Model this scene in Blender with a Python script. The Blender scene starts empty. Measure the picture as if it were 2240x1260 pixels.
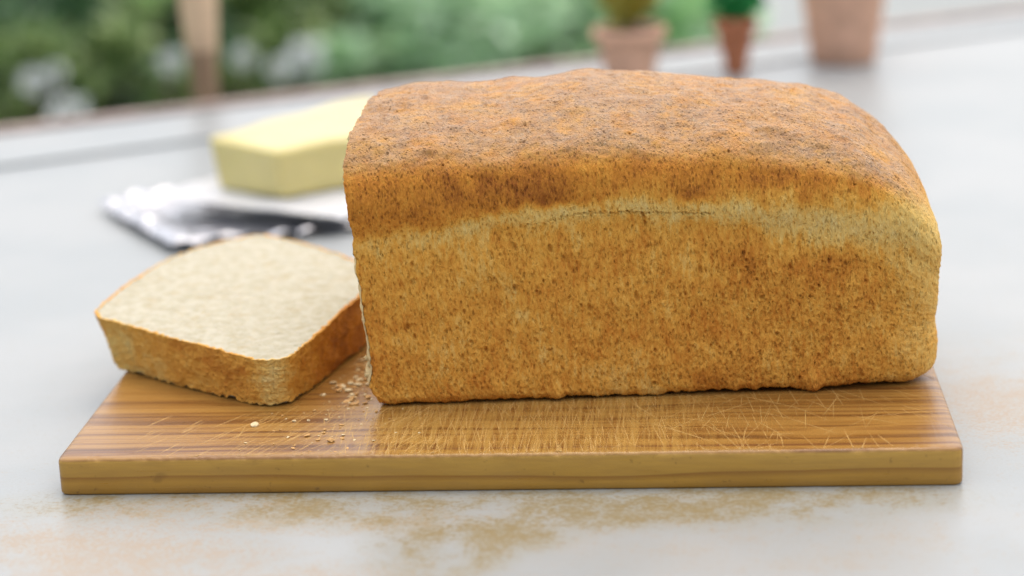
import bpy, bmesh, math, random
import numpy as np
from mathutils import Vector, Matrix

# ------------------------------------------------------------------ camera
sc = bpy.context.scene
PITCH, ROLL, YAW = .2764, -.0414, -.0833
CAM = (.2609, -.8294, .322)
cy, sy, cp, sp, cr, sr = math.cos(YAW), math.sin(YAW), math.cos(PITCH), math.sin(PITCH), math.cos(ROLL), math.sin(ROLL)
fw = Vector((sy*cp, cy*cp, -sp)); rt0 = Vector((cy, -sy, 0)); up0 = rt0.cross(fw)
rt = cr*rt0 + sr*up0; up = -sr*rt0 + cr*up0
cd = bpy.data.cameras.new("camera"); cam = bpy.data.objects.new("camera", cd); sc.collection.objects.link(cam)
cam.matrix_world = Matrix(((rt.x, up.x, -fw.x, CAM[0]), (rt.y, up.y, -fw.y, CAM[1]), (rt.z, up.z, -fw.z, CAM[2]), (0, 0, 0, 1)))
cd.sensor_width = 23.5; cd.lens = 50; cd.clip_start = .02; cd.clip_end = 500
cd.dof.use_dof = True; cd.dof.focus_distance = .914; cd.dof.aperture_fstop = 2.8; cd.dof.aperture_blades = 0
sc.camera = cam

# ------------------------------------------------------------------ sky, sun, exposure
SUN_EL, SUN_AZ = math.radians(74), math.radians(20)      # azimuth from +Y towards +X
w = bpy.data.worlds.new("World"); sc.world = w; w.use_nodes = True
nt = w.node_tree; nt.nodes.clear()
wo = nt.nodes.new('ShaderNodeOutputWorld'); bg = nt.nodes.new('ShaderNodeBackground'); sky = nt.nodes.new('ShaderNodeTexSky')
sky.sky_type = 'NISHITA'; sky.sun_disc = False; sky.sun_elevation = SUN_EL; sky.sun_rotation = SUN_AZ
sky.air_density = 1.0; sky.dust_density = 4.0; sky.ozone_density = 1.0
bg.inputs['Strength'].default_value = .09
nt.links.new(sky.outputs[0], bg.inputs[0]); nt.links.new(bg.outputs[0], wo.inputs[0])
sl = bpy.data.lights.new("sun", 'SUN'); sl.energy = 1.5; sl.angle = math.radians(140); sl.color = (1, .93, .81)
so = bpy.data.objects.new("sun", sl); sc.collection.objects.link(so)
sd = Vector((math.sin(SUN_AZ)*math.cos(SUN_EL), math.cos(SUN_AZ)*math.cos(SUN_EL), math.sin(SUN_EL)))
so.rotation_euler = sd.to_track_quat('Z', 'Y').to_euler(); so.location = (0, 3, 4)
sc.view_settings.view_transform = 'Standard'; sc.view_settings.look = 'None'
sc.view_settings.exposure = 1.12; sc.view_settings.gamma = 1

# ------------------------------------------------------------------ helpers
rng = np.random.default_rng(7); random.seed(7)
TB = .016                                   # top of the cutting board
col = sc.collection

def mesh_obj(name, V, F, mat=None, parent=None, smooth=True, attrs=None):
    V = np.asarray(V, dtype=np.float32); me = bpy.data.meshes.new(name)
    if isinstance(F, np.ndarray):
        n, k = F.shape
        me.vertices.add(len(V)); me.vertices.foreach_set('co', V.ravel())
        me.loops.add(n*k); me.loops.foreach_set('vertex_index', F.astype(np.int32).ravel())
        me.polygons.add(n); me.polygons.foreach_set('loop_start', np.arange(0, n*k, k, dtype=np.int32))
        me.polygons.foreach_set('loop_total', np.full(n, k, dtype=np.int32))
        me.update(calc_edges=True); me.validate()
    else:
        me.from_pydata(V.tolist(), [], F); me.update()
    me.polygons.foreach_set('use_smooth', np.full(len(me.polygons), smooth))
    for k, (dom, a) in (attrs or {}).items():
        at = me.attributes.new(k, 'FLOAT', dom); at.data.foreach_set('value', np.asarray(a, dtype=np.float32).ravel())
    if mat: me.materials.append(mat)
    o = bpy.data.objects.new(name, me); col.objects.link(o)
    if parent: o.parent = parent
    return o

def from_bm(name, bm, mat=None, parent=None, smooth=True):
    me = bpy.data.meshes.new(name); bm.to_mesh(me); bm.free()
    me.polygons.foreach_set('use_smooth', np.full(len(me.polygons), smooth))
    if mat: me.materials.append(mat)
    o = bpy.data.objects.new(name, me); col.objects.link(o)
    if parent: o.parent = parent
    return o

def empty(name, loc=(0, 0, 0), rz=0):
    o = bpy.data.objects.new(name, None); col.objects.link(o); o.location = loc; o.rotation_euler = (0, 0, rz)
    o.empty_display_size = .02; return o

def tag(o, label=None, cat=None, group=None, kind=None):
    for k, v in (('label', label), ('category', cat), ('group', group), ('kind', kind)):
        if v: o[k] = v
    return o

def fnoise(n0, n1, d0, d1, c0, c1, seed):
    """smooth noise map with correlation lengths c0, c1 (metres) on a grid of steps d0, d1; about -1..1"""
    r = np.random.default_rng(seed).standard_normal((n0, n1))
    f0 = np.fft.fftfreq(n0, d0)[:, None]; f1 = np.fft.rfftfreq(n1, d1)[None]
    a = np.fft.irfft2(np.fft.rfft2(r)*np.exp(-2*(math.pi**2)*((f0*c0)**2 + (f1*c1)**2)/4), (n0, n1))
    return a/(a.std()+1e-9)*.5

def smooth(a, b, x): t = np.clip((x-a)/(b-a), 0, 1); return t*t*(3-2*t)

def grid_faces(n0, n1, wrap1=False):
    i = np.arange(n0-1)[:, None]; j = np.arange(n1 if wrap1 else n1-1)[None]
    j2 = (j+1) % n1
    return np.stack([i*n1+j, (i+1)*n1+j, (i+1)*n1+j2, i*n1+j2], -1).reshape(-1, 4)

def spline(pts, n):
    """Catmull-Rom through pts, n samples evenly spaced by arc length"""
    P = np.array(pts, float); P = np.vstack([2*P[0]-P[1], P, 2*P[-1]-P[-2]]); out = []
    for i in range(1, len(P)-2):
        t = np.linspace(0, 1, 40, endpoint=False)[:, None]; a, b, c, d = P[i-1], P[i], P[i+1], P[i+2]
        out.append(.5*((2*b)+(-a+c)*t+(2*a-5*b+4*c-d)*t**2+(-a+3*b-3*c+d)*t**3))
    out = np.vstack(out+[P[-2][None]]); s = np.r_[0, np.cumsum(np.linalg.norm(np.diff(out, axis=0), axis=1))]
    q = np.linspace(0, s[-1], n)
    return np.stack([np.interp(q, s, out[:, k]) for k in range(out.shape[1])], 1)

class NT:
    def __init__(s, name):
        s.m = bpy.data.materials.new(name); s.m.use_nodes = True; s.t = s.m.node_tree
        s.b = s.t.nodes['Principled BSDF']; s.co = s.t.nodes.new('ShaderNodeTexCoord').outputs['Object']
    def n(s, typ, **kw):
        x = s.t.nodes.new(typ)
        for k, v in kw.items(): setattr(x, k, v)
        return x
    def set(s, node, key, v):
        if hasattr(v, 'is_output') or isinstance(v, bpy.types.NodeSocket): s.t.links.new(v, node.inputs[key])
        else: node.inputs[key].default_value = v
    def map(s, scale, loc=(0, 0, 0), vec=None, rot=(0, 0, 0)):
        x = s.n('ShaderNodeMapping'); s.set(x, 'Vector', vec or s.co); s.set(x, 'Scale', scale); s.set(x, 'Location', loc); s.set(x, 'Rotation', rot)
        return x.outputs[0]
    def noise(s, scale, detail=4, rough=.55, vec=None, dist=0.):
        x = s.n('ShaderNodeTexNoise'); s.set(x, 'Vector', vec or s.co); s.set(x, 'Scale', scale); s.set(x, 'Detail', detail); s.set(x, 'Roughness', rough); s.set(x, 'Distortion', dist)
        return x.outputs['Fac']
    def vor(s, scale, vec=None, feature='F1'):
        x = s.n('ShaderNodeTexVoronoi', feature=feature); s.set(x, 'Vector', vec or s.co); s.set(x, 'Scale', scale); return x.outputs['Distance']
    def ramp(s, fac, stops):
        x = s.n('ShaderNodeValToRGB'); s.t.links.new(fac, x.inputs[0]); e = x.color_ramp.elements
        while len(e) < len(stops): e.new(.5)
        for k, (p, c) in enumerate(stops): e[k].position = p; e[k].color = (*c, 1) if len(c) == 3 else c
        return x.outputs[0]
    def f(s, fac, a, b, lo=0., hi=1.):
        x = s.n('ShaderNodeMapRange', interpolation_type='SMOOTHSTEP'); s.set(x, 'Value', fac)
        for k, v in (('From Min', a), ('From Max', b), ('To Min', lo), ('To Max', hi)): s.set(x, k, v)
        return x.outputs[0]
    def math(s, op, a, b=0.):
        x = s.n('ShaderNodeMath', operation=op); s.set(x, 0, a); s.set(x, 1, b); return x.outputs[0]
    def mix(s, fac, a, b, mode='MIX'):
        x = s.n('ShaderNodeMix', data_type='RGBA', blend_type=mode)
        s.set(x, 0, fac)
        for i, v in ((6, a), (7, b)):
            if isinstance(v, tuple): x.inputs[i].default_value = (*v, 1)
            else: s.t.links.new(v, x.inputs[i])
        return x.outputs[2]
    def attr(s, name): x = s.n('ShaderNodeAttribute', attribute_name=name); return x.outputs['Fac']
    def bump(s, h, dist, strength=1., normal=None):
        x = s.n('ShaderNodeBump'); s.set(x, 'Height', h); s.set(x, 'Distance', dist); s.set(x, 'Strength', strength)
        if normal: s.set(x, 'Normal', normal)
        return x.outputs[0]
    def out(s, color=None, rough=.5, normal=None, spec=.5, metal=0., **kw):
        if color is not None: s.set(s.b, 'Base Color', (*color, 1) if isinstance(color, tuple) and len(color) == 3 else color)
        s.set(s.b, 'Roughness', rough); s.set(s.b, 'Specular IOR Level', spec); s.set(s.b, 'Metallic', metal)
        if normal: s.set(s.b, 'Normal', normal)
        for k, v in kw.items(): s.set(s.b, k.replace('_', ' '), v)
        return s.m

# ------------------------------------------------------------------ materials
def mat_crust(name, squash=.36, bumpk=1.):
    m = NT(name); br = m.attr('brown'); du = m.attr('top_sheen'); po = m.attr('pore')
    up_ = m.map((1, 1, squash))                       # grain pulled upright on the tin sides
    fine = m.noise(1250, 3, .65, up_); mid = m.noise(430, 4, .6, up_); cell = m.vor(780, up_); cell2 = m.vor(1500, up_)
    k = m.math('ADD', br, m.math('MULTIPLY', m.math('SUBTRACT', fine, .5), .36))
    k = m.math('ADD', k, m.math('MULTIPLY', m.math('SUBTRACT', mid, .5), .30))
    k = m.math('ADD', k, m.f(cell, 0, .42, .07, -.06))
    c = m.ramp(k, [(0, (.86, .64, .26)), (.25, (.87, .55, .155)), (.5, (.83, .40, .064)), (.75, (.66, .25, .032)), (1, (.32, .095, .014))])
    dc = m.mix(m.f(m.noise(150, 3, .6), .35, .68), (.36, .205, .105), (.44, .285, .17))
    c = m.mix(m.math('MULTIPLY', du, m.f(m.noise(480, 4, .65), .28, .7, .68, 1.)), c, dc)
    fl = m.math('MULTIPLY', m.f(m.noise(620, 3, .6), .62, .70), du); c = m.mix(m.math('MULTIPLY', fl, .55), c, (.72, .54, .32))
    c = m.mix(m.math('MULTIPLY', po, .75), c, (.20, .07, .010))
    h = m.math('ADD', m.f(cell, .0, .45), m.math('MULTIPLY', m.f(cell2, 0, .4), .4))
    nb = m.bump(fine, .0010*bumpk, 1.)
    nb = m.bump(h, .0008*bumpk, .8, nb)
    return m.out(c, m.f(du, 0, 1, .68, .50), nb, m.f(du, 0, 1, .20, .60))
def mat_crumb():
    m = NT('bread_crumb'); n1 = m.noise(200, 4, .6); po = m.math('MULTIPLY', m.f(m.vor(210), 0, .25), m.f(m.vor(75), .06, .2, .3, 1.))
    c = m.ramp(n1, [(.3, (.40, .36, .25)), (.62, (.50, .47, .365))])
    c = m.mix(m.math('MULTIPLY', m.math('SUBTRACT', 1., po), .35), c, (.36, .29, .15))
    c = m.mix(m.f(m.noise(115, 3, .6), .54, .66, 0, .30), c, (.40, .31, .165))
    nb = m.bump(m.noise(420, 4, .65), .0004, .25); nb = m.bump(po, .0005, .25, nb)
    return m.out(c, .85, nb, .2, Subsurface_Weight=.25, Subsurface_Radius=(.004, .003, .002), Subsurface_Scale=.6)
def mat_board(name='board_wood', worn=True):
    m = NT(name)
    sx = m.n('ShaderNodeSeparateXYZ'); m.t.links.new(m.co, sx.inputs[0]); X, Y, Z = sx.outputs
    wob = m.noise(1., 3, .5, m.map((5, 14, 14)))
    vec = m.map((1.0, 96, 60), vec=m.co)
    warp = m.n('ShaderNodeVectorMath', operation='ADD'); m.t.links.new(vec, warp.inputs[0])
    cmb = m.n('ShaderNodeCombineXYZ'); m.t.links.new(m.math('MULTIPLY', wob, 1.6), cmb.inputs[1]); m.t.links.new(m.math('MULTIPLY', wob, 2.2), cmb.inputs[2])
    m.t.links.new(cmb.outputs[0], warp.inputs[1])
    g = m.noise(1.5, 2, .55, warp.outputs[0])
    c = m.ramp(g, [(.25, (.10, .036, .009)), (.37, (.17, .068, .014)), (.46, (.28, .132, .027)), (.55, (.36, .185, .042)), (.64, (.23, .10, .021)), (.78, (.12, .045, .011))])
    # one strong dark late-wood line close to the front edge
    ln = m.math('ABSOLUTE', m.math('SUBTRACT', m.math('ADD', Y, m.math('MULTIPLY', wob, .004)), .0092))
    lnm = m.math('MULTIPLY', m.f(ln, .0005, .0018, 1., 0.), m.f(Z, .0145, .0155))
    c = m.mix(m.math('MULTIPLY', lnm, .8), c, (.12, .038, .016))
    # front edge: the pale board meets a darker layer half way down
    zz = m.math('ADD', Z, m.math('MULTIPLY', m.noise(1., 2, .5, m.map((7, 1, 30))), .008))
    fr = m.math('MULTIPLY', m.f(Y, .0009, .0019, 1., 0.), m.f(Z, .0143, .0153, 1., 0.))
    cf = m.ramp(m.math('MULTIPLY', zz, 55.), [(.25, (.40, .20, .026)), (.48, (.50, .265, .034)), (.58, (.38, .185, .022)), (.62, (.32, .14, .018)), (.66, (.52, .29, .046)), (.95, (.60, .345, .060))])
    cf = m.mix(m.f(m.noise(1, 4, .6, m.map((30, 60, 260))), .3, .8, 0, .35), cf, (.26, .125, .03))
    c = m.mix(m.math('MULTIPLY', fr, .85), c, cf)
    fib = m.noise(1., 5, .65, m.map((40, 900, 900)))
    c = m.mix(m.f(fib, .35, .75, .0, .20), c, (.32, .185, .05))
    # knocks and stains
    st = m.math('MAXIMUM', m.f(m.noise(38, 3, .6), .68, .76, 0, .3), m.f(m.noise(210, 4, .7), .60, .72, 0, .5))
    c = m.mix(m.math('MULTIPLY', st, fr), c, (.11, .05, .015))
    nb = m.bump(fib, .0003, .35)
    if worn:
        wx = m.math('MULTIPLY', m.f(X, .10, .15), m.f(X, .24, .29, 1., 0.))
        wv = m.math('MULTIPLY', wx, m.f(m.noise(1, 5, .65, m.map((520, 22, 1))), .38, .60))
        wv = m.math('MULTIPLY', wv, m.f(Z, .015, .0158))
        c = m.mix(m.math('MULTIPLY', wv, .55), c, (.50, .30, .075))
        nb = m.bump(m.noise(1, 4, .6, m.map((700, 30, 1))), .0002, .35, nb)
    return m.out(c, m.f(fib, .3, .7, .27, .36), nb, .5)
def plain(name, c, rough=.5, nscale=60, amt=.25, bump=0., spec=.5, metal=0., **kw):
    m = NT(name); n = m.noise(nscale, 4, .6)
    cc = m.mix(m.f(n, .3, .7), tuple(x*(1-amt) for x in c), tuple(min(1, x*(1+amt*.6)) for x in c))
    return m.out(cc, rough, m.bump(m.noise(nscale*3, 3), bump, .6) if bump else None, spec, metal, **kw)
def mat_table():
    m = NT('sponged_tile')
    big = m.noise(5.5, 3, .55, m.map((1, 1.6, 1), loc=(3.1, 1.4, 0))); mid = m.noise(26, 4, .6); fine = m.noise(460, 4, .7); grit = m.noise(900, 2, .6)
    d = m.math('ADD', m.math('MULTIPLY', big, .62), m.math('MULTIPLY', mid, .38))
    near = m.n('ShaderNodeSeparateXYZ'); m.t.links.new(m.co, near.inputs[0])
    NX_, NY_ = near.outputs[0], near.outputs[1]
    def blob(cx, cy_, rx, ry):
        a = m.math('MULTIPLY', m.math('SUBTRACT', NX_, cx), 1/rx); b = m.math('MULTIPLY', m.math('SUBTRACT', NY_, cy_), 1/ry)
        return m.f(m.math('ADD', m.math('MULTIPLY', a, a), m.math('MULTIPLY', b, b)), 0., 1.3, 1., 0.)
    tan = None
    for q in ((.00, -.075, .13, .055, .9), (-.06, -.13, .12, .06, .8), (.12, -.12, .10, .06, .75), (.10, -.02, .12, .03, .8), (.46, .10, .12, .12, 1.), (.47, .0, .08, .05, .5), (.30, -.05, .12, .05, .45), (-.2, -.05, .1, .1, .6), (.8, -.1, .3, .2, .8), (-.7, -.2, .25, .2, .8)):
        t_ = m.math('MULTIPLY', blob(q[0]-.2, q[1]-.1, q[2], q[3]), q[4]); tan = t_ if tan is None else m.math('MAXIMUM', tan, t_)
    ol = blob(.165-.2, -.060-.1, .035, .035)  # olive speckle areas, with the reflection of loaf and board painted in
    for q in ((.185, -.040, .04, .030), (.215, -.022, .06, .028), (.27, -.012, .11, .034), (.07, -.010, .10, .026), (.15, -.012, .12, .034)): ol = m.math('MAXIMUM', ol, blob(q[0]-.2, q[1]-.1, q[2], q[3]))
    f2 = m.noise(140, 5, .7)
    gr = m.math('ADD', m.math('MULTIPLY', fine, .6), m.math('MULTIPLY', f2, .4))
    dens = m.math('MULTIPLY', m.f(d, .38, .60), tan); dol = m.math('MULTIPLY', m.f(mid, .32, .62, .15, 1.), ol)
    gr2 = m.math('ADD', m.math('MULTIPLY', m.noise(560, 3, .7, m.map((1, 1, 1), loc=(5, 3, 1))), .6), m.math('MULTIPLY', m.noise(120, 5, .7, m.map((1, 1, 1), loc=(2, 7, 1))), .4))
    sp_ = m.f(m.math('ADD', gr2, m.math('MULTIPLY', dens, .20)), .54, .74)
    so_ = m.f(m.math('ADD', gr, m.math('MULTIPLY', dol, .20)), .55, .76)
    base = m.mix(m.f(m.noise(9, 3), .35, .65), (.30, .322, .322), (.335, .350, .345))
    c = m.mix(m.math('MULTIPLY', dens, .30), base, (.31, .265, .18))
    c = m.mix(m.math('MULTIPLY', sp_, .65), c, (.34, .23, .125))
    c = m.mix(m.math('MULTIPLY', dol, .42), c, (.26, .215, .085))  # soft olive tint: loaf and board reflection put into the tile colour
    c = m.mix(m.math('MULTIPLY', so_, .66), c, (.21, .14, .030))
    return m.out(c, m.f(grit, .3, .7, .34, .44), m.bump(m.noise(120, 3), .0004, .25), .55, IOR=1.5)

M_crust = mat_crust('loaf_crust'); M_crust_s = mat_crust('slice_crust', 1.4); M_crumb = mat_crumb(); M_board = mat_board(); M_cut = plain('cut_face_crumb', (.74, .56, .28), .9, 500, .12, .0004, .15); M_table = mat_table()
M_scr = plain('raised_pale_fibre', (.55, .345, .11), .6, 900, .2)
M_foil = plain('aluminium_foil', (.50, .51, .54), .33, 90, .08, .0003, .5, 1.)
M_paper = plain('white_waxed_paper', (.62, .63, .65), .35, 60, .06, .0003)
M_butter = plain('butter', (.65, .56, .23), .32, 40, .06, .0004, .4, Subsurface_Weight=.3, Subsurface_Radius=(.01, .008, .003), Subsurface_Scale=.5)
M_terr = plain('pale_terracotta', (.72, .42, .28), .8, 60, .18, .0005)
M_terr2 = plain('red_terracotta', (.48, .17, .075), .7, 60, .2, .0005)
M_soil = plain('potting_soil', (.06, .04, .025), .95, 200, .4, .001)
M_post = plain('planed_wood', (.70, .49, .31), .6, 30, .2)
M_postfoot = plain('dark_wood', (.34, .22, .13), .6, 30, .3)
M_trim = plain('weathered_trim', (.36, .27, .23), .6, 50, .25)
M_stone = plain('pale_stone', (.62, .62, .60), .8, 20, .2, .002)

# ------------------------------------------------------------------ ground outside, patio
def big_sheet(name, x0, x1, y0, y1, z, mat):
    return mesh_obj(name, [(x0, y0, z), (x1, y0, z), (x1, y1, z), (x0, y1, z)], [(0, 1, 2, 3)], mat)
m = NT('short_lawn')
cg = m.ramp(m.noise(2.5, 5, .6), [(.3, (.07, .15, .035)), (.6, (.16, .30, .075)), (.8, (.26, .42, .14))])
M_lawn = m.out(cg, .9, m.bump(m.noise(60, 4), .02, .6), .2)
tag(big_sheet('ground', -150, 150, -100, 200, -.92, M_lawn), kind='structure')
m = NT('pale_concrete')
cg = m.ramp(m.noise(4, 5, .6), [(.3, (.27, .29, .28)), (.7, (.36, .38, .37))])
M_conc = m.out(cg, .85, m.bump(m.noise(80, 4), .004, .4), .3)
tag(mesh_obj('patio', [(-3, -4, -.90), (8, -4, -.90), (8, 14, -.90), (.80, 14, -.90), (.42, 4.2, -.90), (.2, 2.0, -.90), (-3, .9, -.90)], [(0, 1, 2, 3, 4, 5, 6)], M_conc), kind='structure')

# ------------------------------------------------------------------ table with raised border
ta = math.radians(29.0); TU = Vector((math.cos(ta), math.sin(ta), 0)); TN = Vector((-math.sin(ta), math.cos(ta), 0))
def line_y(p, s, x): return p[1] + s*(x-p[0])
def prism(poly, z0, z1, bev=0., segs=2):
    bm = bmesh.new(); vs = [bm.verts.new((x, y, z1)) for x, y in poly]; f = bm.faces.new(vs)
    r = bmesh.ops.extrude_face_region(bm, geom=[f]); 
    bmesh.ops.translate(bm, vec=(0, 0, z0-z1), verts=[e for e in r['geom'] if isinstance(e, bmesh.types.BMVert)])
    bmesh.ops.recalc_face_normals(bm, faces=bm.faces)
    if bev: bmesh.ops.bevel(bm, geom=list(bm.edges), offset=bev, segments=segs, affect='EDGES', profile=.6)
    return bm
table = tag(empty('table', (.2, .1, -.9)), 'pale speckled stone table with a low raised border along its far side', 'table')
tl = Vector((-.2, -.1, .9))
def tchild(name, bm, mat, sm=False):
    bmesh.ops.translate(bm, vec=tl, verts=bm.verts); return from_bm(name, bm, mat, table, sm)
bl, br_ = (-1.0, .35), (1.35, 1.60)            # back edge ends of the table
backL = (-1.0, line_y((-.255, .750), .535, -1.0)); backR = (1.5, line_y((-.255, .750), .535, 1.5))
frontL = (-1.0+.65, backL[1]-1.9); frontR = (1.5+.65, backR[1]-1.9)
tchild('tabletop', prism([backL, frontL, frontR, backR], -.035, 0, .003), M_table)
bf = lambda x: line_y((-.217, .632), .60, x)
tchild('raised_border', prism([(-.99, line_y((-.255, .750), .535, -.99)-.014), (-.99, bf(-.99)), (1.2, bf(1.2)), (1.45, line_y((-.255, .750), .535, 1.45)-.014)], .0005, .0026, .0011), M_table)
tchild('edge_trim', prism([(-.99, line_y((-.255, .750), .535, -.99)+.006), (-.99, line_y((-.255, .750), .535, -.99)-.012), (1.48, line_y((-.255, .750), .535, 1.48)-.012), (1.48, line_y((-.255, .750), .535, 1.48)+.006)], .0005, .0060, .002), M_trim)
for lx, ly in ((-.75, .28), (-.15, -1.2), (1.9, -.25), (1.35, 1.45)):
    tchild('leg', prism([(lx-.03, ly-.03), (lx+.03, ly-.03), (lx+.03, ly+.03), (lx-.03, ly+.03)], -.898, -.0355, .004), M_post)

# ------------------------------------------------------------------ cutting board
BW, BD = .370, .215
board = tag(empty('cutting_board', (0, 0, 0)), 'worn pine cutting board covered in pale knife scratches under the loaf', 'cutting board')
nx, na = 620, 14
prof = []                                                     # closed section in (y,z), bevelled
def corner(cyy, cz, a0, a1, r, n=5): return [(cyy+r*math.cos(a), cz+r*math.sin(a)) for a in np.linspace(a0, a1, n)]
r1 = .0016; PI = math.pi
prof += corner(r1, TB-r1, PI, PI/2, r1); prof += [(y, TB) for y in np.linspace(.004, BD-.004, 60)]
prof += corner(BD-r1, TB-r1, PI/2, 0, r1); prof += corner(BD-.001, .001, 0, -PI/2, .001, 3)
prof += corner(.001, .001, -PI/2, -PI, .001, 3); prof += [(0, z) for z in np.linspace(.003, TB-.003, 8)]
prof = np.array(prof); NPf = len(prof)
xs = np.r_[[0, .0003, .0010, .0022, .004], np.linspace(.007, BW-.007, nx), [BW-.004, BW-.0022, BW-.0010, BW-.0003, BW]]
ins = np.zeros(len(xs))
for i, x in enumerate(xs):
    d = min(x, BW-x); ins[i] = .0032*(1-math.sqrt(max(0, 1-(1-min(d, .004)/.004)**2)))
V = np.zeros((len(xs), NPf, 3)); V[:, :, 0] = xs[:, None]
cyb, hz = BD/2, TB/2
V[:, :, 1] = cyb + (prof[None, :, 0]-cyb)*(1-ins[:, None]/cyb)
V[:, :, 2] = hz + (prof[None, :, 1]-hz)*(1-ins[:, None]*.35/hz)
edge = fnoise(len(xs), 8, .0006, .0006, .004, .004, 5)[:, 0]; edge2 = fnoise(len(xs), 8, .0006, .0006, .0015, .004, 6)[:, 0]
nearc = np.exp(-((prof[:, 0])**2 + (prof[:, 1]-TB)**2)/(.0022**2))          # dents on the upper front arris
V[:, :, 2] -= nearc[None]*(.00030*np.abs(edge)+.00030*np.clip(edge2, 0, 9))[:, None]
V[:, :, 1] += nearc[None]*.00025*edge[:, None]
F = grid_faces(len(xs), NPf, True)
Vv = V.reshape(-1, 3); n0 = len(Vv)
Vv = np.vstack([Vv, [[0, cyb, hz], [BW, cyb, hz]]])
Fl = F.tolist() + [[j, (j+1) % NPf, n0] for j in range(NPf)] + [[n0-NPf+(j+1) % NPf, n0-NPf+j, n0+1] for j in range(NPf)]
ob = mesh_obj('board', Vv, Fl, M_board, board)
bm = bmesh.new(); bm.from_mesh(ob.data); bmesh.ops.recalc_face_normals(bm, faces=bm.faces); bm.to_mesh(ob.data); bm.free()

# knife scratches: low raised lips of pale fibre
SV, SF = [], []
def scratch(x, y, ang, L, wd, bend=0.):
    n = 7; pts = []
    for k in range(n):
        t = k/(n-1)-.5; a = ang+bend*t
        pts.append((x+math.cos(ang)*L*t - math.sin(ang)*bend*L*(t*t-.25), y+math.sin(ang)*L*t + math.cos(ang)*bend*L*(t*t-.25)))
    b = len(SV)
    for k, (px, py) in enumerate(pts):
        t = k/(n-1); ww = wd*(math.sin(PI*min(1, max(0, t)))**.6+.08)*random.uniform(.85, 1.1)
        px = min(max(px, .002), BW-.002); py = min(max(py, .0018), BD-.003)
        nxn, nyn = -math.sin(ang), math.cos(ang)
        SV.extend([(px-nxn*ww/2, py-nyn*ww/2, TB-.00003), (px, py, TB+.00003+ww*.12), (px+nxn*ww/2, py+nyn*ww/2, TB-.00003)])
    for k in range(n-1):
        a = b+3*k; SF.extend([(a, a+3, a+4, a+1), (a+1, a+4, a+5, a+2)])
R_ = random.Random(3)
for _ in range(620):
    x = R_.gauss(.19, .05); 
    if not .1 < x < .30: continue
    scratch(x, R_.uniform(.0, .075), math.radians(90+R_.gauss(3, 7)), R_.uniform(.006, .03), R_.uniform(.00012, .00036), 0)
for _ in range(150):
    x = R_.uniform(.07, .16); scratch(x, R_.uniform(.0, .06), math.radians(R_.gauss(66, 8)), R_.uniform(.006, .03), R_.uniform(.00012, .00036), 0)
for _ in range(105):
    x = R_.gauss(.285, .03); scratch(x, R_.uniform(.0, .075), math.radians(90+R_.choice([-1, 1, 1])*abs(R_.gauss(22, 22))), R_.uniform(.008, .036), R_.uniform(.00012, .00042), R_.uniform(-.01, .01))
for _ in range(26):
    scratch(R_.uniform(.03, .1), R_.uniform(.002, .05), math.radians(R_.gauss(60, 6)), R_.uniform(.006, .022), R_.uniform(.0002, .0005))
for _ in range(30):
    scratch(R_.uniform(.34, .366), R_.uniform(.03, .12), math.radians(R_.gauss(125, 12)), R_.uniform(.006, .02), R_.uniform(.0001, .0003))
tag(mesh_obj('knife_scratches', SV, SF, M_scr, board), kind='stuff')

# ------------------------------------------------------------------ loaf
LO, LR = (.1265, .0589, TB), math.radians(4.0)
loaf = tag(empty('bread_loaf', LO, LR), 'large golden tin loaf with its left end sliced off on the cutting board', 'bread')
half = [(.056, 0), (.030, 0), (.010, .0002), (.0035, .0008), (.0008, .0030), (0, .008), (-.0012, .030), (-.0036, .055), (-.0048, .070), (-.0054, .080),
        (-.0078, .090), (-.0086, .099), (-.0070, .108), (-.0020, .1160), (.007, .1225), (.021, .1285), (.040, .133), (.056, .1345)]
fr_ = spline(half, 900); sfr = np.r_[0, np.cumsum(np.linalg.norm(np.diff(fr_, axis=0), axis=1))]
bk = fr_[::-1].copy(); bk[:, 0] = .112-bk[:, 0]
full = np.vstack([fr_, bk[1:]]); sf = np.r_[0, np.cumsum(np.linalg.norm(np.diff(full, axis=0), axis=1))]
s_front0 = .050; s_dense = np.arange(s_front0, sfr[-1]+.050, .00042)
s_all = np.r_[np.linspace(0, s_front0, 22, endpoint=False), s_dense, np.linspace(s_dense[-1], sf[-1], 62)[1:]]
sec = np.stack([np.interp(s_all, sf, full[:, 0]), np.interp(s_all, sf, full[:, 1])], 1); NS = len(s_all)
x0, rc = .2285, .0155                                          # body end, corner radius of the far end
ub = np.linspace(0, 1, 560); ph = np.linspace(0, PI/2, 30)[1:]
Hx = np.array([-.01, .004, .018, .036, .055, .079, .0965, .114, .1395, .1695, .1915, .2115, .2255, .238, .246])
Hh = np.array([.1275, .1285, .1300, .1305, .1295, .1318, .1328, .1318, .1297, .1265, .1235, .1165, .1065, .092, .080])
NXB, NXC, NCL = len(ub), len(ph), 14
NX = NXB+NXC+NCL
P = np.zeros((NX, NS, 3)); yy, hh = sec[:, 0][None], sec[:, 1][None]
jag = fnoise(NS, 8, .00042, .001, .0012, .001, 11)[:, 0]*.00035 + fnoise(NS, 8, .00042, .001, .005, .001, 12)[:, 0]*.0007
xl = -.064*hh + .20*yy + jag[None] - .0022*np.exp(-((hh-.010)/.006)**2)*smooth(.02, .0, yy)
P[:NXB, :, 0] = xl + (x0-xl)*ub[:, None]
P[:NXB, :, 1] = yy; P[:NXB, :, 2] = hh
cen = np.array([.056, .055])
vy, vz = yy-cen[0], hh-cen[1]; dist = np.hypot(vy, vz)
for i, a in enumerate(ph):
    k = 1 - rc*(1-math.cos(a))/dist
    P[NXB+i, :, 0] = x0+rc*math.sin(a); P[NXB+i, :, 1] = (cen[0]+vy*k)[0]; P[NXB+i, :, 2] = (cen[1]+vz*k)[0]
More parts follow.
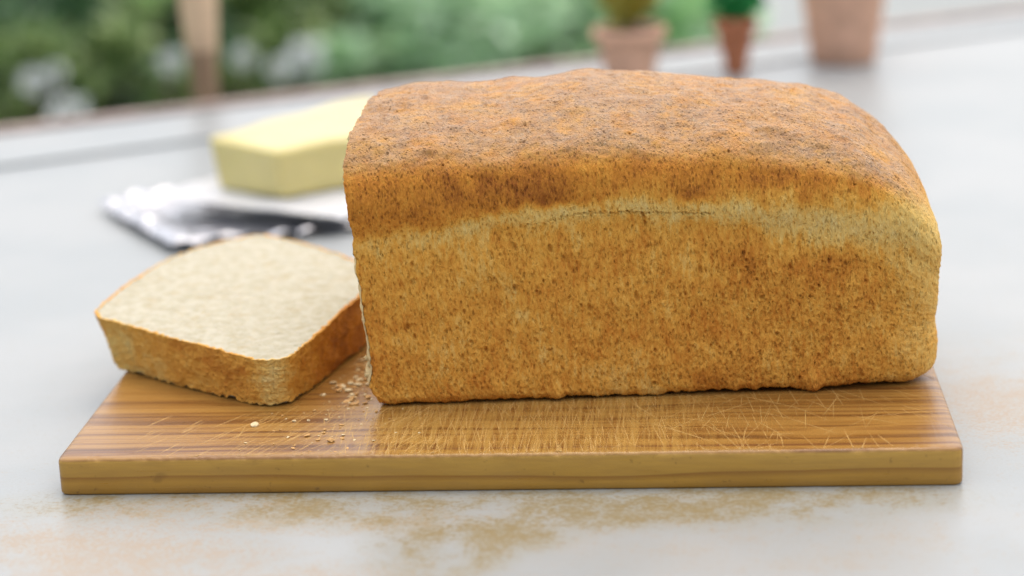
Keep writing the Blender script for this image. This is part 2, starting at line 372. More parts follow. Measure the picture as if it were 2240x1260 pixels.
kend = 1-rc/dist
for i in range(NCL):
    t = (i+1)/NCL; P[NXB+NXC+i, :, 0] = x0+rc+.0022*(1-(1-t)**2)
    P[NXB+NXC+i, :, 1] = (cen[0]+vy*kend*(1-t*.995))[0]; P[NXB+NXC+i, :, 2] = (cen[1]+vz*kend*(1-t*.995))[0]
hs = np.interp(P[:, :, 0], Hx, Hh)/.1345
# the whole section sinks towards the far end, its shoulder a little sooner than its crown
P[:, :, 2] *= 1+(hs-1)*smooth(.0, .05, P[:, :, 2])
# sides pull in very slightly towards the far end, and the bottom front edge wanders
P[:, :, 1] += .0035*smooth(.19, .245, P[:, :, 0])*np.sign(.056-P[:, :, 1])*smooth(0, .02, np.abs(.056-P[:, :, 1]))
du = np.gradient(P, axis=0); dv = np.gradient(P, axis=1); N = np.cross(dv, du); N /= (np.linalg.norm(N, axis=2, keepdims=True)+1e-12)
if N[100, 400, 1] > 0: N = -N
# maps
dx, ds = .00042, .00042
S = s_all[None]+0*P[:, :, 0]; X = P[:, :, 0]; Hc = P[:, :, 2]; Yc = P[:, :, 1]
n1 = lambda cx, cs, sd: fnoise(NX, NS, dx, ds, cx, cs, sd)
front = smooth(.6, .25, N[:, :, 2])*smooth(.3, -.2, N[:, :, 1])              # 1 on the near side wall
top = smooth(.25, .7, N[:, :, 2])
low = front*smooth(.092, .076, Hc)                                            # the porous tin side below the pale tear
D = np.zeros((NX, NS)); PO = np.zeros((NX, NS))
D += top*(.0010*n1(.012, .012, 21) + .00040*n1(.0075, .0045, 22) + .00024*n1(.0028, .0016, 23)+.00007*n1(.0008, .0007, 20))
D += top*.00012*np.clip(n1(.0022, .0012, 24), -.2, 2)*-1
D += front*(.0005*n1(.012, .012, 25)+.00013*n1(.0007, .0016, 26)+.00016*n1(.0018, .0026, 27))
D += low*(.00015*n1(.0005, .0016, 28)+.00010*n1(.0009, .0030, 29))
brown = np.zeros((NX, NS)); pale = np.zeros((NX, NS))
# band of pale torn crust
bx = np.array([-.02, .005, .035, .07, .115, .140, .165, .195, .225, .25]); bc = np.array([.072, .0735, .078, .0855, .0875, .084, .082, .0765, .073, .071])
bw = np.array([.006, .006, .006, .0042, .0042, .0065, .0085, .0105, .012, .013])
bcx = np.interp(X, bx, bc)+.0012*n1(.006, .02, 31)+.0008*n1(.002, .004, 40); bwx = np.interp(X, bx, bw)*(1+.35*n1(.008, .02, 32)+.25*n1(.0025, .006, 30))
band = np.exp(-np.abs((Hc-bcx)/bwx)**2.4)*smooth(.9, .5, N[:, :, 2])*(.62+.38*smooth(.03, .09, X))
above = smooth(0, .006, Hc-bcx); below = 1-above
lump = n1(.016, .013, 33); lump2 = n1(.005, .006, 34); fib = n1(.0008, .0035, 35)
bl_ = .60+.09*lump+.08*lump2+.10*fib
bl_ += .20*np.exp(-((X-.178)/.036)**2-((Hc-.058)/.012)**2) + .06*np.exp(-((Hc-.004)/.008)**2)
bl_ += .05*np.exp(-((X-.20)/.02)**2-((Hc-.040)/.02)**2)
ab_ = .84+.10*lump+.08*lump2+.05*fib
topc = .64+.07*n1(.012, .010, 36)+.06*n1(.004, .004, 37)
brown = below*bl_ + above*(ab_*(1-top)+topc*top)
brown = brown*(1-.80*band)+band*(.17+.08*fib+.08*lump2)
rend = smooth(.205, .240, X-.10*np.clip(Hc-.075, 0, 1))*(1-.8*top); brown = brown*(1-.60*rend)+.27*.60*rend
brown -= .06*smooth(.16, .215, X)*above*(1-top)
top_sheen = top*np.clip(.84+.22*n1(.006, .005, 38)+.18*n1(.0018, .0012, 39), 0, 1)*smooth(.092, .120, Hc+.030*smooth(.15, .24, X))  # tan top tone with the pinkish sky sheen painted into the crust colour
top_sheen *= smooth(.250, .21, X)*.35+.65

def stamp(xc, scn, rx, rs, ang, depth, rim=.25, dark=.0, power=2.):
    """press one pit into the crust at length xc and section position scn"""
    js = np.searchsorted(s_all, [scn-3*rs-rx, scn+3*rs+rx]); row = np.searchsorted(X[:NXB+NXC, (js[0]+js[1])//2], [xc-3*rx-rs*.6, xc+3*rx+rs*.6])
    a, b, c, d = row[0], row[1]+1, js[0], js[1]+1
    if b-a < 2 or d-c < 2: return
    x = X[a:b, c:d]-xc; s = S[a:b, c:d]-scn; ca, sa = math.cos(ang), math.sin(ang)
    q = np.hypot((x*ca+s*sa)/rx, (-x*sa+s*ca)/rs)
    D[a:b, c:d] += -depth*np.exp(-q**power*1.2) + rim*depth*np.exp(-((q-1.55)/.45)**2)
    if dark: PO[a:b, c:d] = np.maximum(PO[a:b, c:d], min(1, dark)*np.exp(-q**2*1.4))
rs_ = np.random.default_rng(5)
s_at = lambda h: np.interp(h, fr_[60:, 1], sfr[60:])          # section position of a height on the wall
s_at = lambda h: float(np.interp(h, full[150:700, 1], sf[150:700]))
for _ in range(4200):                                          # small upright pores of the side
    x = rs_.uniform(.0, .238); h = rs_.uniform(.004, .082)
    dens = .25+.75*np.exp(-((x-.185)/.05)**2-((h-.045)/.03)**2)+.25*(h < .03)
    if rs_.random() > dens: continue
    r = rs_.lognormal(math.log(.00034), .38); stamp(x, s_at(h), r, r*rs_.uniform(1.3, 3.2), rs_.normal(0, .25), rs_.uniform(.00015, .0005), .4, .14)
for _ in range(75):                                           # larger open pores with a lip
    x = rs_.uniform(.01, .235); h = rs_.uniform(.006, .082); r = rs_.uniform(.0004, .00075)
    if x < .13 and rs_.random() < .4: continue
    stamp(x, s_at(h), r, r*rs_.uniform(1.3, 2.3), rs_.normal(0, .3), rs_.uniform(.0005, .0010), .35, .5)
PX = lambda u: (u-822)/5120.                                   # measured spots: (length, height) of single pores
for u, v, r, e in ((1735, 557, .0011, 2.2), (1845, 655, .0012, 2.4), (1640, 545, .0011, 1.1), (1640, 562, .0011, 1.0), (1708, 725, .0012, 1.3), (1216, 520, .0012, 2.2), (1140, 512, .0012, 2.0),
                   (1135, 607, .0013, 1.8), (1400, 635, .0014, 2.4), (1298, 660, .0012, 2.2), (1540, 570, .0013, 2.2), (1798, 600, .0010, 1.6), (1757, 626, .0008, 1.2), (1778, 628, .0008, 1.1),
                   (805, 640, .0012, 2.2), (1067, 752, .0011, 2.0), (912, 717, .0010, 2.2), (898, 692, .0010, 2.4), (1034, 732, .0010, 1.2), (1605, 770, .0009, 1.8), (1758, 832, .0011, 1.5)):
    stamp(PX(u), s_at((872-.02*(u-1400)*1.-v)/4960.), r*.62, r*e*.66, .15, .0012, .35, .5)
for _ in range(330):                                           # dimples and pin holes in the top
    x = rs_.uniform(.0, .235); s = sfr[-1]+rs_.uniform(-.068, .045); r = rs_.lognormal(math.log(.0009), .5)
    stamp(x, s, r*rs_.uniform(1, 1.9), r, rs_.normal(0, .3), rs_.uniform(.2, .5)*r*.7, .35, .22)
for _ in range(70):
    x = rs_.uniform(.0, .235); s = sfr[-1]+rs_.uniform(-.075, .03); r = rs_.uniform(.0003, .00055)
    stamp(x, s, r*1.3, r, rs_.normal(0, .5), .0013, .2, 1.)
def wander(xa, ha, xb, hb, n, jit, r, depth, dk):
    for k in range(n):
        t = k/(n-1); x = xa+(xb-xa)*t+rs_.normal(0, jit*.5); h = ha+(hb-ha)*t+rs_.normal(0, jit)
        stamp(x, s_at(h), r, r, 0, depth*rs_.uniform(.3, 1.2), .2, dk)
wander(PX(1140), .0825, PX(1290), .0865, 46, .0005, .0005, .0006, .06)
wander(PX(1290), .0865, PX(1560), .0865, 90, .0004, .0005, .0010, .14)
wander(PX(1415), .0865, PX(1425), .0805, 14, .0003, .0007, .0012, .2)
for (xa, ha, xb, hb) in ((PX(1118), .112, PX(1100), .094), (PX(1256), .113, PX(1236), .092), (PX(1575), .109, PX(1560), .088), (PX(905), .108, PX(900), .092), (PX(1335), .108, PX(1330), .094)):
    wander(xa, ha, xb, hb, 60, .00035, .00036, -.00012, -.09)
# pinches along the bottom edge
foot = np.exp(-((Hc-.001)/.0045)**2)*front
D += foot*(.0004*n1(.007, .01, 41)+.0003*n1(.0025, .01, 42))
D[NXB+NXC:] *= np.linspace(1, 0, NCL)[:, None]; D[:, :6] = 0; D[:, -6:] = 0
D *= smooth(0, .004, S)*smooth(sf[-1], sf[-1]-.004, S)
P += N*D[:, :, None]
P[:, :, 2] += foot*(.0007*n1(.008, .02, 43)+.0004*n1(.002, .02, 44)+.0005)
P[:, :, 2] = np.maximum(P[:, :, 2], .0001)
# a dried drip of crumb hanging over the lower edge
for (xd, wdt, dep) in ((PX(1788), .0035, .0030), (PX(1218), .0030, .0024), (PX(1085), .0028, .0012)):
    g = np.exp(-((X-xd)/wdt)**2)*np.exp(-((Hc-.004)/.006)**2)*front; P[:, :, 1] -= g*dep*.9; P[:, :, 2] -= g*dep*.35
P[:, :, 2] = np.maximum(P[:, :, 2], .0001)
brown = np.clip(brown + np.clip(-D, 0, .001)*50*low, 0, 1)
Vl = P.reshape(-1, 3); Fq = grid_faces(NX, NS, True)
crust = mesh_obj('crust', Vl, Fq[:, ::-1].copy(), M_crust, loaf, True, {'brown': ('POINT', brown), 'top_sheen': ('POINT', np.clip(top_sheen, 0, 1)), 'pore': ('POINT', np.clip(PO, 0, 1))})

# crumb: the cut end, bulging a little past the crust low down
step = 3; ring = np.arange(0, NS, step); nr = 46
Cc = np.zeros((nr, len(ring), 3)); r0 = P[0, ring]; c0 = r0.mean(0)
cn = fnoise(nr, len(ring), 1, 1, 1.4, 2.2, 51)
for i in range(nr):
    t = i/(nr-1); k = (1-t)
    Cc[i] = c0+(r0-c0)*k*(.9985 if i else .9985)
    bul = (.0003+.0013*smooth(.100, .030, r0[:, 2])*smooth(.0, .012, r0[:, 2]))*math.sin(PI*min(1, (t*9+.15)/2))*(1 if t < .1 else .8)
    Cc[i, :, 0] += .0002-bul-.0008*np.abs(cn[i])*smooth(0, .1, np.array(t+.03))
# follow the oblique cut exactly
Cc[:, :, 0] += 0
mesh_obj('crumb', Cc.reshape(-1, 3), grid_faces(nr, len(ring), True), M_cut, loaf, True)

# ------------------------------------------------------------------ slice lying flat
def slice_outline():
    pts = [(-.0135, .124), (-.0110, .1185), (-.004, .1125), (.020, .0955), (.045, .0800), (.062, .0690), (.0715, .0625), (.079, .0600), (.0865, .0635), (.0905, .0725),
           (.0965, .0930), (.1045, .1250), (.1110, .1520), (.1130, .1660), (.1100, .1780), (.0960, .1970), (.0740, .2180), (.0560, .2320), (.0450, .2375),
           (.0350, .2330), (.0180, .2200), (.0030, .1960), (-.0070, .1650), (-.0120, .1420), (-.0135, .124)]
    o = spline(pts, 721)[:-1]; return o
out = slice_outline(); RIM = .0013; c2 = np.array([.05, .148]); NA = len(out)
slc = tag(empty('bread_slice', (c2[0], c2[1], TB)), 'thick slice of white bread lying flat at the left end of the cutting board', 'bread')
rel = out-c2; tops = lambda q: .0222+ (q[..., 1]+c2[1]-.06)*.062+np.clip(-(q[..., 0]+c2[0]-.06), 0, 1)*.012      # wedge: thicker to the back
tang = np.gradient(rel, axis=0); nrm = np.stack([tang[:, 1], -tang[:, 0]], 1); nrm /= np.linalg.norm(nrm, axis=1, keepdims=True)
if (nrm*rel).sum() < 0: nrm = -nrm
NV = 64; Tz = np.linspace(1, 0, NV)
na_ = lambda ca, cz, sd: fnoise(NA, NV, .00058, .0004, ca, cz, sd)
wall = .00028*na_(.0012, .0012, 61)+.0005*na_(.005, .006, 62)+.0002*na_(.0008, .0007, 63)
W_ = np.zeros((NV, NA, 3)); flare = 1-.075*(np.clip(-rel[:, 0]/.06, 0, 1))-.03
edgej = fnoise(NA, 8, .00058, 1, .0012, 1, 64)[:, 0]; edgek = fnoise(NA, 8, .00058, 1, .004, 1, 65)[:, 0]
zbot = np.clip(.0002+.0014*np.abs(edgek)+.0006*np.abs(edgej), .0002, .005)
for i, t in enumerate(Tz):
    k = flare+(1-flare)*t; q = rel*k[:, None]+nrm*wall[:, i][:, None]
    ztop = tops(rel)+.0003*edgej; W_[i, :, :2] = q; W_[i, :, 2] = zbot+(ztop-zbot)*t
th = np.linspace(0, 1, NA, endpoint=False)
# browning of the slice's edge, by position along the outline
pa = out
dA = lambda x, y, r: np.exp(-((pa[:, 0]-x)**2+(pa[:, 1]-y)**2)/r**2)
bs = .60+.0*th; bs = bs-.30*dA(.081, .060, .0085)-.16*dA(-.002, .113, .013)+.28*dA(.105, .125, .035)+.06*dA(.055, .072, .014)-.1*dA(.02, .225, .05)
bsl = bs[:, None]+.10*na_(.004, .004, 66)+.07*na_(.0015, .001, 67)-.16*(1-Tz)[None]*dA(.01, .1, .03)[:, None]
mesh_obj('crust', W_.reshape(-1, 3), grid_faces(NV, NA, True), M_crust_s, slc, True, {'brown': ('POINT', np.clip(bsl.T, 0, 1)), 'top_sheen': ('POINT', np.zeros((NV, NA))), 'pore': ('POINT', np.zeros((NV, NA)))})
NRg = 130; Tn = fnoise(NRg, NA, 1, 1, 1.6, 3, 71)
G = np.zeros((NRg, NA, 3)); dsp = np.zeros((NRg, NA))
kk = np.linspace(1, .004, NRg)
# cartesian noise sampled on the disc so that pores are round
gs = 400; gm = fnoise(gs, gs, .0006, .0006, .0013, .0013, 72)*.5+fnoise(gs, gs, .0006, .0006, .003, .0024, 73)*.6+np.minimum(0, fnoise(gs, gs, .0006, .0006, .0010, .0010, 74)+.3)*1.3
gm += .5*fnoise(gs, gs, .0006, .0006, .008, .008, 75)
rimw = RIM*(1+.35*edgek+.3*edgej)
q0 = W_[0, :, :2]-nrm*rimw[:, None]
for i, k in enumerate(kk):
    q = q0*k; G[i, :, :2] = q
    ii = np.clip(((q[:, 0]+.12)/.0006).astype(int), 0, gs-1); jj = np.clip(((q[:, 1]+.12)/.0006).astype(int), 0, gs-1)
    lip = smooth(1., .975, np.array(k)); G[i, :, 2] = (tops(q0)+.0003*edgej-.0001)*(1-lip)+lip*(tops(q)-.0005+gm[ii, jj]*.00024)
RG = np.zeros((5, NA, 3))
for i, k in enumerate(np.linspace(0, 1.02, 5)):
    RG[i, :, :2] = W_[0, :, :2]-nrm*(rimw*k)[:, None]; RG[i, :, 2] = W_[0, :, 2]*(1-k)+(tops(q0)+.0003*edgej)*k+.00012*math.sin(PI*min(k, 1))
mesh_obj('crust_rim', RG.reshape(-1, 3), grid_faces(5, NA, True)[:, ::-1].copy(), M_crust_s, slc, True, {'brown': ('POINT', np.tile(np.clip(bs*.75+.12*edgek, .1, 1), (5, 1))), 'top_sheen': ('POINT', np.zeros((5, NA))), 'pore': ('POINT', np.zeros((5, NA)))})
mesh_obj('crumb', G.reshape(-1, 3), grid_faces(NRg, NA, True)[:, ::-1].copy(), M_crumb, slc, True)
BG = np.zeros((8, NA, 3))
for i, k in enumerate(np.linspace(.999, .01, 8)): BG[i, :, :2] = W_[-1, :, :2]*k; BG[i, :, 2] = W_[-1, :, 2]*.8+(0 if i else .0)+.0001
mesh_obj('underside', BG.reshape(-1, 3), grid_faces(8, NA, True), M_crumb, slc, True)

# ------------------------------------------------------------------ breadcrumbs
def crumb_mesh(seed, mat):
    bm = bmesh.new(); bmesh.ops.create_icosphere(bm, subdivisions=2, radius=.5); r = random.Random(seed)
    ax = (r.uniform(.8, 1.5), r.uniform(.5, 1.), r.uniform(.2, .5)); off = [Vector((r.gauss(0, 1), r.gauss(0, 1), r.gauss(0, 1))).normalized() for _ in range(7)]
    for v in bm.verts:
        d = v.co.normalized(); k = 1+.28*sum(max(0, d.dot(o))**6 for o in off)-.25*sum(max(0, -d.dot(o))**5 for o in off[:4])+r.uniform(-.1, .1)
        v.co = Vector((v.co.x*ax[0], v.co.y*ax[1], v.co.z*ax[2]))*k
    lo = min(v.co.z for v in bm.verts); bmesh.ops.translate(bm, vec=(0, 0, -lo*.9), verts=bm.verts)
    me = bpy.data.meshes.new('breadcrumb'); bm.to_mesh(me); bm.free(); me.materials.append(mat); return me
M_bit = plain('toasted_crumb', (.62, .36, .13), .8, 3, .25); M_bitpale = plain('pale_crumb', (.72, .58, .34), .85, 3, .15)
cms = [crumb_mesh(k, M_bit if k % 3 else M_bitpale) for k in range(7)]
def crumb_at(x, y, z, size, label, group=None, k=None):
    o = bpy.data.objects.new('breadcrumb', cms[R_.randrange(7) if k is None else k]); col.objects.link(o); o.location = (x, y, z); o.rotation_euler = (R_.uniform(-.2, .2), R_.uniform(-.2, .2), R_.uniform(0, 6.3)); o.scale = (size,)*3
    return tag(o, label, 'crumb', group)
crumb_at(.0758, .0385, TB, .0032, 'pale square breadcrumb lying alone on the board in front of the slice', k=0)
crumb_at(.1115, .0175, TB, .0034, 'largest toasted breadcrumb near the front edge of the board', k=1)
crumb_at(.1010, .0240, TB, .0028, 'small toasted breadcrumb left of the largest crumb at the board front', k=4)
crumb_at(.0372, -.0905, 0, .0028, 'single tan breadcrumb lying on the speckled table in front of the board', k=2)
for _ in range(165):
    x = R_.gauss(.1125, .0075); y = R_.uniform(.058, .128)
    if x > .1225: x = .1225-R_.random()*.01
    if x < .092+max(0, y-.07)*.26: continue
    crumb_at(x, y, TB, R_.choice([.0006, .0007, .0008, .0010, .0013, .0018, .0027]), 'tiny breadcrumb in the drift between the slice and the loaf', 'breadcrumbs between slice and loaf')
for _ in range(85):
    crumb_at(R_.gauss(.112, .016), R_.uniform(.004, .058), TB, R_.choice([.0004, .0005, .0006, .0008, .0011, .0015]), 'tiny breadcrumb scattered on the board below the cut end of the loaf', 'breadcrumbs scattered on the board front')
# torn shreds that still hang on the cut edge of the loaf
def shred(lx, ly, lz, size, seed):
    r = random.Random(seed); bm = bmesh.new(); bmesh.ops.create_icosphere(bm, subdivisions=3, radius=.5)
    for v in bm.verts:
        d = v.co.copy(); v.co = Vector((d.x*1.3, d.y*.7, d.z*1.2))*(1+.5*math.sin(d.x*17+seed)*math.sin(d.z*13+2*seed)+r.uniform(-.08, .08))
        v.co *= size; v.co += Vector((lx, ly, lz))
    from_bm('torn_shred', bm, M_cut, loaf, True)
shred(-.0026, .001, .0195, .0022, 1); shred(-.0042, .0006, .0150, .0016, 2); shred(-.0036, .0015, .0225, .0020, 3); shred(-.0020, .001, .0290, .0014, 4); shred(-.0016, .0006, .0130, .0022, 5)

# ------------------------------------------------------------------ butter on paper and foil
def sheet(name, quad, n, zf, mat, thick=.0003, label=None, cat=None, parent=None, org=(0, 0, 0)):
    u = np.linspace(0, 1, n); U, Vq = np.meshgrid(u, u, indexing='ij'); q = np.array(quad, float)
    xy = (1-U)[..., None]*((1-Vq)[..., None]*q[0]+Vq[..., None]*q[3])+U[..., None]*((1-Vq)[..., None]*q[1]+Vq[..., None]*q[2])
    z = zf(U, Vq); Pq = np.dstack([xy, z])-np.array(org); n2 = n*n
    top_, bot = Pq.reshape(-1, 3), Pq.reshape(-1, 3)-np.array([0, 0, thick])
    F1 = grid_faces(n, n); F2 = F1[:, ::-1]+n2
    b = [i*n for i in range(n)]+[(n-1)*n+j for j in range(1, n)]+[i*n+n-1 for i in range(n-2, -1, -1)]+[j for j in range(n-2, 0, -1)]
    Fb = np.array([[b[k], b[(k+1) % len(b)], b[(k+1) % len(b)]+n2, b[k]+n2] for k in range(len(b))])
    return mesh_obj(name, np.vstack([top_, bot]), np.vstack([F1, F2, Fb]), mat, parent, True)
nf = 150; fa = fnoise(nf, nf, 1, 1, 5.0, 5.0, 81); fb = fnoise(nf, nf, 1, 1, 8, 8, 82); fc = np.abs(fnoise(nf, nf, 1, 1, 4.5, 4.5, 83))
def zfoil(U, Vq):
    e = np.minimum(np.minimum(U, 1-U), np.minimum(Vq, 1-Vq)); rim = smooth(.13, .02, e)
    left = smooth(.30, .0, U)
    return .0012+.0024*np.abs(fb)*(.3+rim)+(.0005+.0009*rim)*np.abs(fa)+.0007*fc*rim+.0055*rim*(.35+.65*left)*(1-.5*smooth(0, .02, .02-e))
fo = sheet('foil_sheet', [(-.112, .497), (-.040, .385), (.150, .430), (.080, .600)][0:1]*0+[(-.112, .497), (.060, .640), (.170, .470), (-.040, .388)], nf, lambda U, V: zfoil(V*0+np.minimum(U, V)*1., np.where(True, np.maximum(U, V), 0))*0+zfoil(U, V), M_foil, .0002)
tag(fo, 'crumpled silver foil sheet with raised edges under the butter', 'foil')
pn = 60; pa_ = fnoise(pn, pn, 1, 1, 6, 6, 84)
pp = sheet('butter_paper', [(-.076, .478), (-.022, .562), (.105, .495), (.050, .418)], pn, lambda U, V: .0095+.0008*pa_+.004*smooth(.12, 0, np.minimum(U, V)), M_paper, .0002)
tag(pp, 'white waxed wrapper paper spread on the foil beneath the butter', 'paper')
def butter_block():
    b = [(-.036, .508), (.012, .476), (.098, .545), (.050, .636)]; t = [(-.043, .516), (.009, .470), (.101, .545), (.043, .650)]
    z0, z1 = .0100, .0430
    bm = bmesh.new(); vb = [bm.verts.new((x, y, z0)) for x, y in b]; vt = [bm.verts.new((x, y, z1)) for x, y in t]
    bm.faces.new(vb[::-1]); bm.faces.new(vt)
    for k in range(4): bm.faces.new([vb[k], vb[(k+1) % 4], vt[(k+1) % 4], vt[k]])
    bmesh.ops.recalc_face_normals(bm, faces=bm.faces)
    bmesh.ops.bevel(bm, geom=list(bm.edges), offset=.004, segments=4, affect='EDGES', profile=.5)
    for _ in range(2): bmesh.ops.subdivide_edges(bm, edges=[e for e in bm.edges if e.calc_length() > .006], cuts=2, use_grid_fill=True)
    for v in bm.verts: v.co.z += (.0008*math.sin(v.co.x*90+v.co.y*60) if v.co.z > .03 else 0)
    return bm
tag(from_bm('butter', butter_block(), M_butter), 'yellow block of butter on white paper and foil behind the slice', 'butter')

# ------------------------------------------------------------------ pots
def lathe(name, prof_, mat, parent, n=48):
    a = np.linspace(0, 2*PI, n, endpoint=False); pr = np.array(prof_)
    Vp = np.stack([pr[:, 0][:, None]*np.cos(a), pr[:, 0][:, None]*np.sin(a), np.repeat(pr[:, 1][:, None], n, 1)], -1).reshape(-1, 3)
    return mesh_obj(name, Vp, grid_faces(len(pr), n, True)[:, ::-1].copy(), mat, parent)
def leaves(name, centers, size, mat, parent, seed, spread=1., kind=None, elong=1.9):
    r = np.random.default_rng(seed); n = len(centers); d = r.standard_normal((n, 3)); d[:, 2] = d[:, 2]*.7+.1; d /= np.linalg.norm(d, axis=1, keepdims=True)
    s = np.cross(d, r.standard_normal((n, 3))); s /= np.linalg.norm(s, axis=1, keepdims=True); nn = np.cross(d, s); sz = size*r.uniform(.6, 1.3, n)[:, None]
    V_ = np.stack([centers, centers+d*sz*.5+s*sz/elong*.5+nn*sz*.08, centers+d*sz, centers+d*sz*.5-s*sz/elong*.5+nn*sz*.08], 1).reshape(-1, 3)
    Fq_ = np.arange(4*n).reshape(n, 4); o = mesh_obj(name, V_, Fq_, mat, parent, False, {'tone': ('FACE', r.random(n))})
    if kind: o['kind'] = kind
    return o
def mat_leaf(name, stops, rough=.5, spec=.5):
    m = NT(name); return m.out(m.ramp(m.attr('tone'), stops), rough, None, spec)
M_ochre = mat_leaf('ochre_leaves', [(0, (.22, .17, .02)), (.6, (.42, .32, .03)), (1, (.30, .34, .05))])
M_vivid = mat_leaf('vivid_green_leaves', [(0, (.01, .20, .04)), (1, (.03, .34, .08))])
def pot(px, py, r0_, r1_, h, mat, label, rim=True, saucer=False):
    t = tag(empty('flower_pot', (px, py, 0)), label, 'plant pot')
    pr = [(0.0001, .0), (r0_*.92, 0), (r0_, .0015)]+[(r0_+(r1_-r0_)*k, h*.80*k+.0015) for k in (.25, .5, .75, 1)]
    if rim: pr += [(r1_*1.10, h*.805), (r1_*1.13, h*.83), (r1_*1.14, h*.98), (r1_*1.10, h), (r1_*1.0, h), (r1_*.98, h*.93)]
    else: pr += [(r1_*1.01, h*.9), (r1_*1.03, h), (r1_*.96, h), (r1_*.94, h*.93)]
    lathe('pot_body', pr, mat, t); lathe('soil', [(r1_*.975, h*.925), (r1_*.5, h*.94), (.0001, h*.945)], M_soil, t)
    return t
pA = pot(.2185, .905, .0190, .0262, .043, M_terr, 'small pale terracotta pot with a low ochre yellow plant behind the loaf')
r = np.random.default_rng(3); c = r.standard_normal((420, 3)); c /= np.linalg.norm(c, axis=1, keepdims=True); c *= .022*r.uniform(.3, 1, (420, 1))**.5; c[:, 2] = c[:, 2]*.8+.067
leaves('foliage', c, .011, M_ochre, pA, 4, kind='stuff'); lathe('stem', [(.004, .040), (.003, .05), (.0025, .066)], M_postfoot, pA, 12)
pB = pot(.3035, .922, .0082, .0155, .046, M_terr2, 'tiny slim red clay pot with a vivid green plant between two paler pots')
c = r.standard_normal((420, 3)); c /= np.linalg.norm(c, axis=1, keepdims=True); c *= .019*r.uniform(.3, 1, (420, 1))**.5; c[:, 2] = c[:, 2]*.8+.062
leaves('foliage', c, .010, M_vivid, pB, 5, kind='stuff'); lathe('stem', [(.002, .043), (.0016, .06)], M_postfoot, pB, 12)
pC = pot(.3930, .966, .0265, .0395, .115, M_terr, 'largest pale terracotta pot standing on the table at the right', rim=True)
c = r.standard_normal((300, 3)); c /= np.linalg.norm(c, axis=1, keepdims=True); c *= .04*r.uniform(.3, 1, (300, 1))**.5; c[:, 2] = c[:, 2]*.7+.14
leaves('foliage', c, .016, M_vivid, pC, 6, kind='stuff')

# ------------------------------------------------------------------ post at the table's far edge
px_, py_ = -.118, .845+.012
post = tag(empty('wooden_post', (px_, py_, .0027)), 'pale wooden post with a darker foot standing at the far edge of the table', 'post')
lathe('foot', [(.0001, 0), (.0105, 0), (.0115, .002), (.0110, .030), (.0125, .034), (.0125, .040)], M_postfoot, post, 24)
lathe('shaft', [(.0125, .0402), (.0140, .06), (.0165, .12), (.0170, .25), (.0165, .5), (.015, 1.1), (.0001, 1.1)], M_post, post, 24)

# ------------------------------------------------------------------ shrubs outside
GZ = -.92
M_sh = {
 'dark': mat_leaf('dark_shrub_leaves', [(0, (.03, .07, .025)), (.45, (.09, .20, .08)), (.8, (.17, .34, .13)), (.97, (.30, .46, .22))], .45, .6),
 'olive': mat_leaf('olive_shrub_leaves', [(0, (.06, .11, .03)), (.5, (.17, .26, .07)), (1, (.36, .46, .16))], .45, .6),
 'sage': mat_leaf('sage_shrub_leaves', [(0, (.36, .56, .28)), (.5, (.54, .76, .46)), (1, (.72, .86, .64))], .5, .6),
 'bright': mat_leaf('light_green_leaves', [(0, (.32, .62, .22)), (.5, (.50, .80, .36)), (1, (.66, .88, .54))], .5, .6)}
M_white = plain('white_glint', (.80, .82, .84), .5, 40, .05)
M_bark = plain('bark', (.10, .07, .045), .9, 40, .3, .004)
def shrub(x, y, rx, ry, h, kind, n, leaf, label, seed, flowers=0, zlo=.05):
    t = tag(empty('garden_shrub', (x, y, GZ)), label, 'shrub', None); r = np.random.default_rng(seed)
    nc = 46; cc = r.uniform(-1, 1, (nc, 3)); cc[:, 2] = r.uniform(zlo, 1, nc); cc[:, :2] *= np.sqrt(np.clip(1.05-(cc[:, 2:]*.9)**3, .12, 1))
    rad = r.uniform(.10, .24, nc); k = r.integers(0, nc, n); v = r.standard_normal((n, 3)); v /= np.linalg.norm(v, axis=1, keepdims=True)
    c = cc[k]*np.array([rx, ry, h*.88])+v*rad[k][:, None]*np.array([1, 1, .8])*min(rx, 1.)*r.uniform(.5, 1.05, (n, 1)); c[:, 2] = np.clip(c[:, 2], .02, None)
    leaves('foliage', c, leaf, M_sh[kind], t, seed+1, kind='stuff')
    for j in range(5):
        a = r.uniform(0, 6.28); q = np.array([math.cos(a)*rx*.6, math.sin(a)*ry*.6, h*.7]); L = []
        for tt in np.linspace(0, 1, 6):
            ctr = q*np.array([tt**1.4, tt**1.4, tt]); rr = .02*(1-.75*tt)
            L += [[ctr[0]+rr*math.cos(b), ctr[1]+rr*math.sin(b), ctr[2]] for b in np.linspace(0, 2*PI, 8, endpoint=False)]
        mesh_obj('stem', L, grid_faces(6, 8, True)[:, ::-1].copy(), M_bark, t)
    return t
shrub(-1.22, 3.0, .32, .3, .84, 'dark', 9000, .045, 'dark green shrub outside at the far left edge of the view', 101)
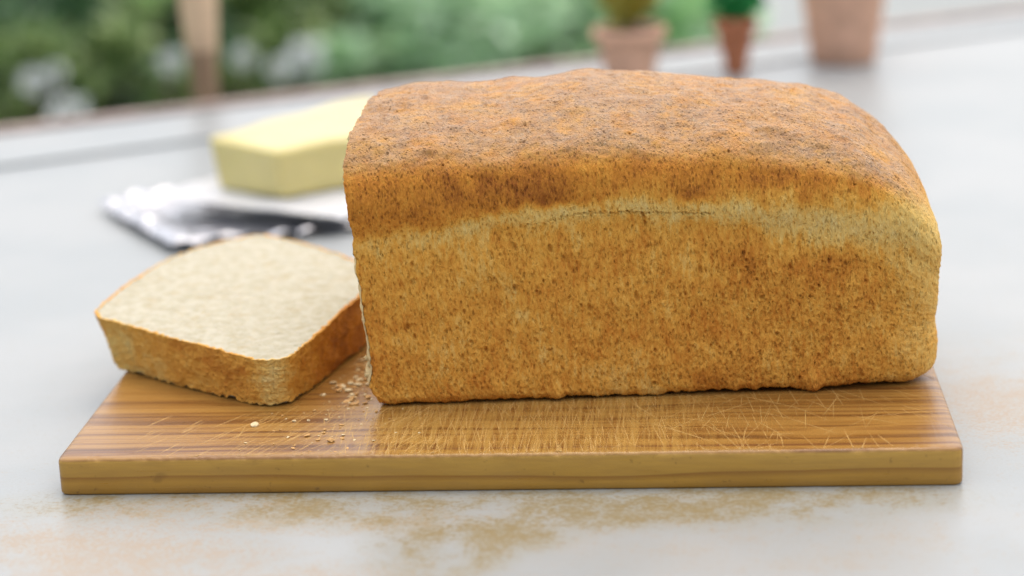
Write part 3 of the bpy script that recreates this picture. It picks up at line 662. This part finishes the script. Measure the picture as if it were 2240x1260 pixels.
shrub(-.82, 2.85, .26, .3, .80, 'olive', 9000, .045, 'olive green shrub outside left of the wooden post', 103)
shrub(-.46, 3.1, .24, .3, .80, 'olive', 8000, .045, 'olive tinted shrub outside just right of the wooden post', 105)
shrub(-.17, 3.2, .24, .3, .78, 'sage', 8000, .045, 'greyish sage green shrub outside behind the left half of the loaf', 107)
shrub(.075, 3.5, .18, .25, .78, 'sage', 6000, .045, 'smaller sage green shrub outside left of the plant pots', 108)
shrub(.27, 3.6, .15, .25, .76, 'bright', 5000, .045, 'light green shrub outside behind the small plant pots', 109)
shrub(-1.25, 4.6, .75, .4, .95, 'dark', 16000, .06, 'tall dark hedge shrub behind the other shrubs at the left', 111)
shrub(-.15, 4.9, .55, .4, .80, 'sage', 14000, .06, 'broad grey green hedge shrub behind the loaf in the distance', 113)
# pale clumps added low in the shrubs to stand for bright leaf glints
def add_glint(x, y, z, rad, seed, label):
    t = tag(empty('glint_clump', (x, y, z)), label, 'light glint'); r = np.random.default_rng(seed)
    v = r.standard_normal((90, 3)); v /= np.linalg.norm(v, axis=1, keepdims=True)
    leaves('glint_flakes', v*rad*.8, rad*.7, M_glint, t, seed, elong=1.2); lathe('glint_stem', [(.006, -(z-GZ)), (.004, -.02), (.003, 0)], M_bark, t, 8)
GLINTS = [(-.588, 1.943, -.174, .013, 'added pale clump for a light glint farthest left among the shrub leaves'), (-.507, 1.811, -.190, .018, 'broad added clump for a light glint low beside the table edge at the left'),
          (-.590, 2.047, -.181, .010, 'faint small added clump for a light glint above the broad one at the left'), (-.438, 2.088, -.177, .012, 'dim added clump for a light glint just left of the wooden post'),
          (-.275, 2.224, -.199, .019, 'brightest and largest added clump for a light glint right of the wooden post'), (-.384, 2.305, -.210, .012, 'small added clump for a light glint close to the right side of the post'),
          (-.296, 2.118, -.196, .012, 'added clump for a light glint tucked just left of the largest one')]
m = NT('pale_glint'); M_glint = m.out((.70, .72, .72), .45, None, .6)
for i, (x, y, z, rad, lb) in enumerate(GLINTS): add_glint(x, y, z, rad, 200+i, lb)
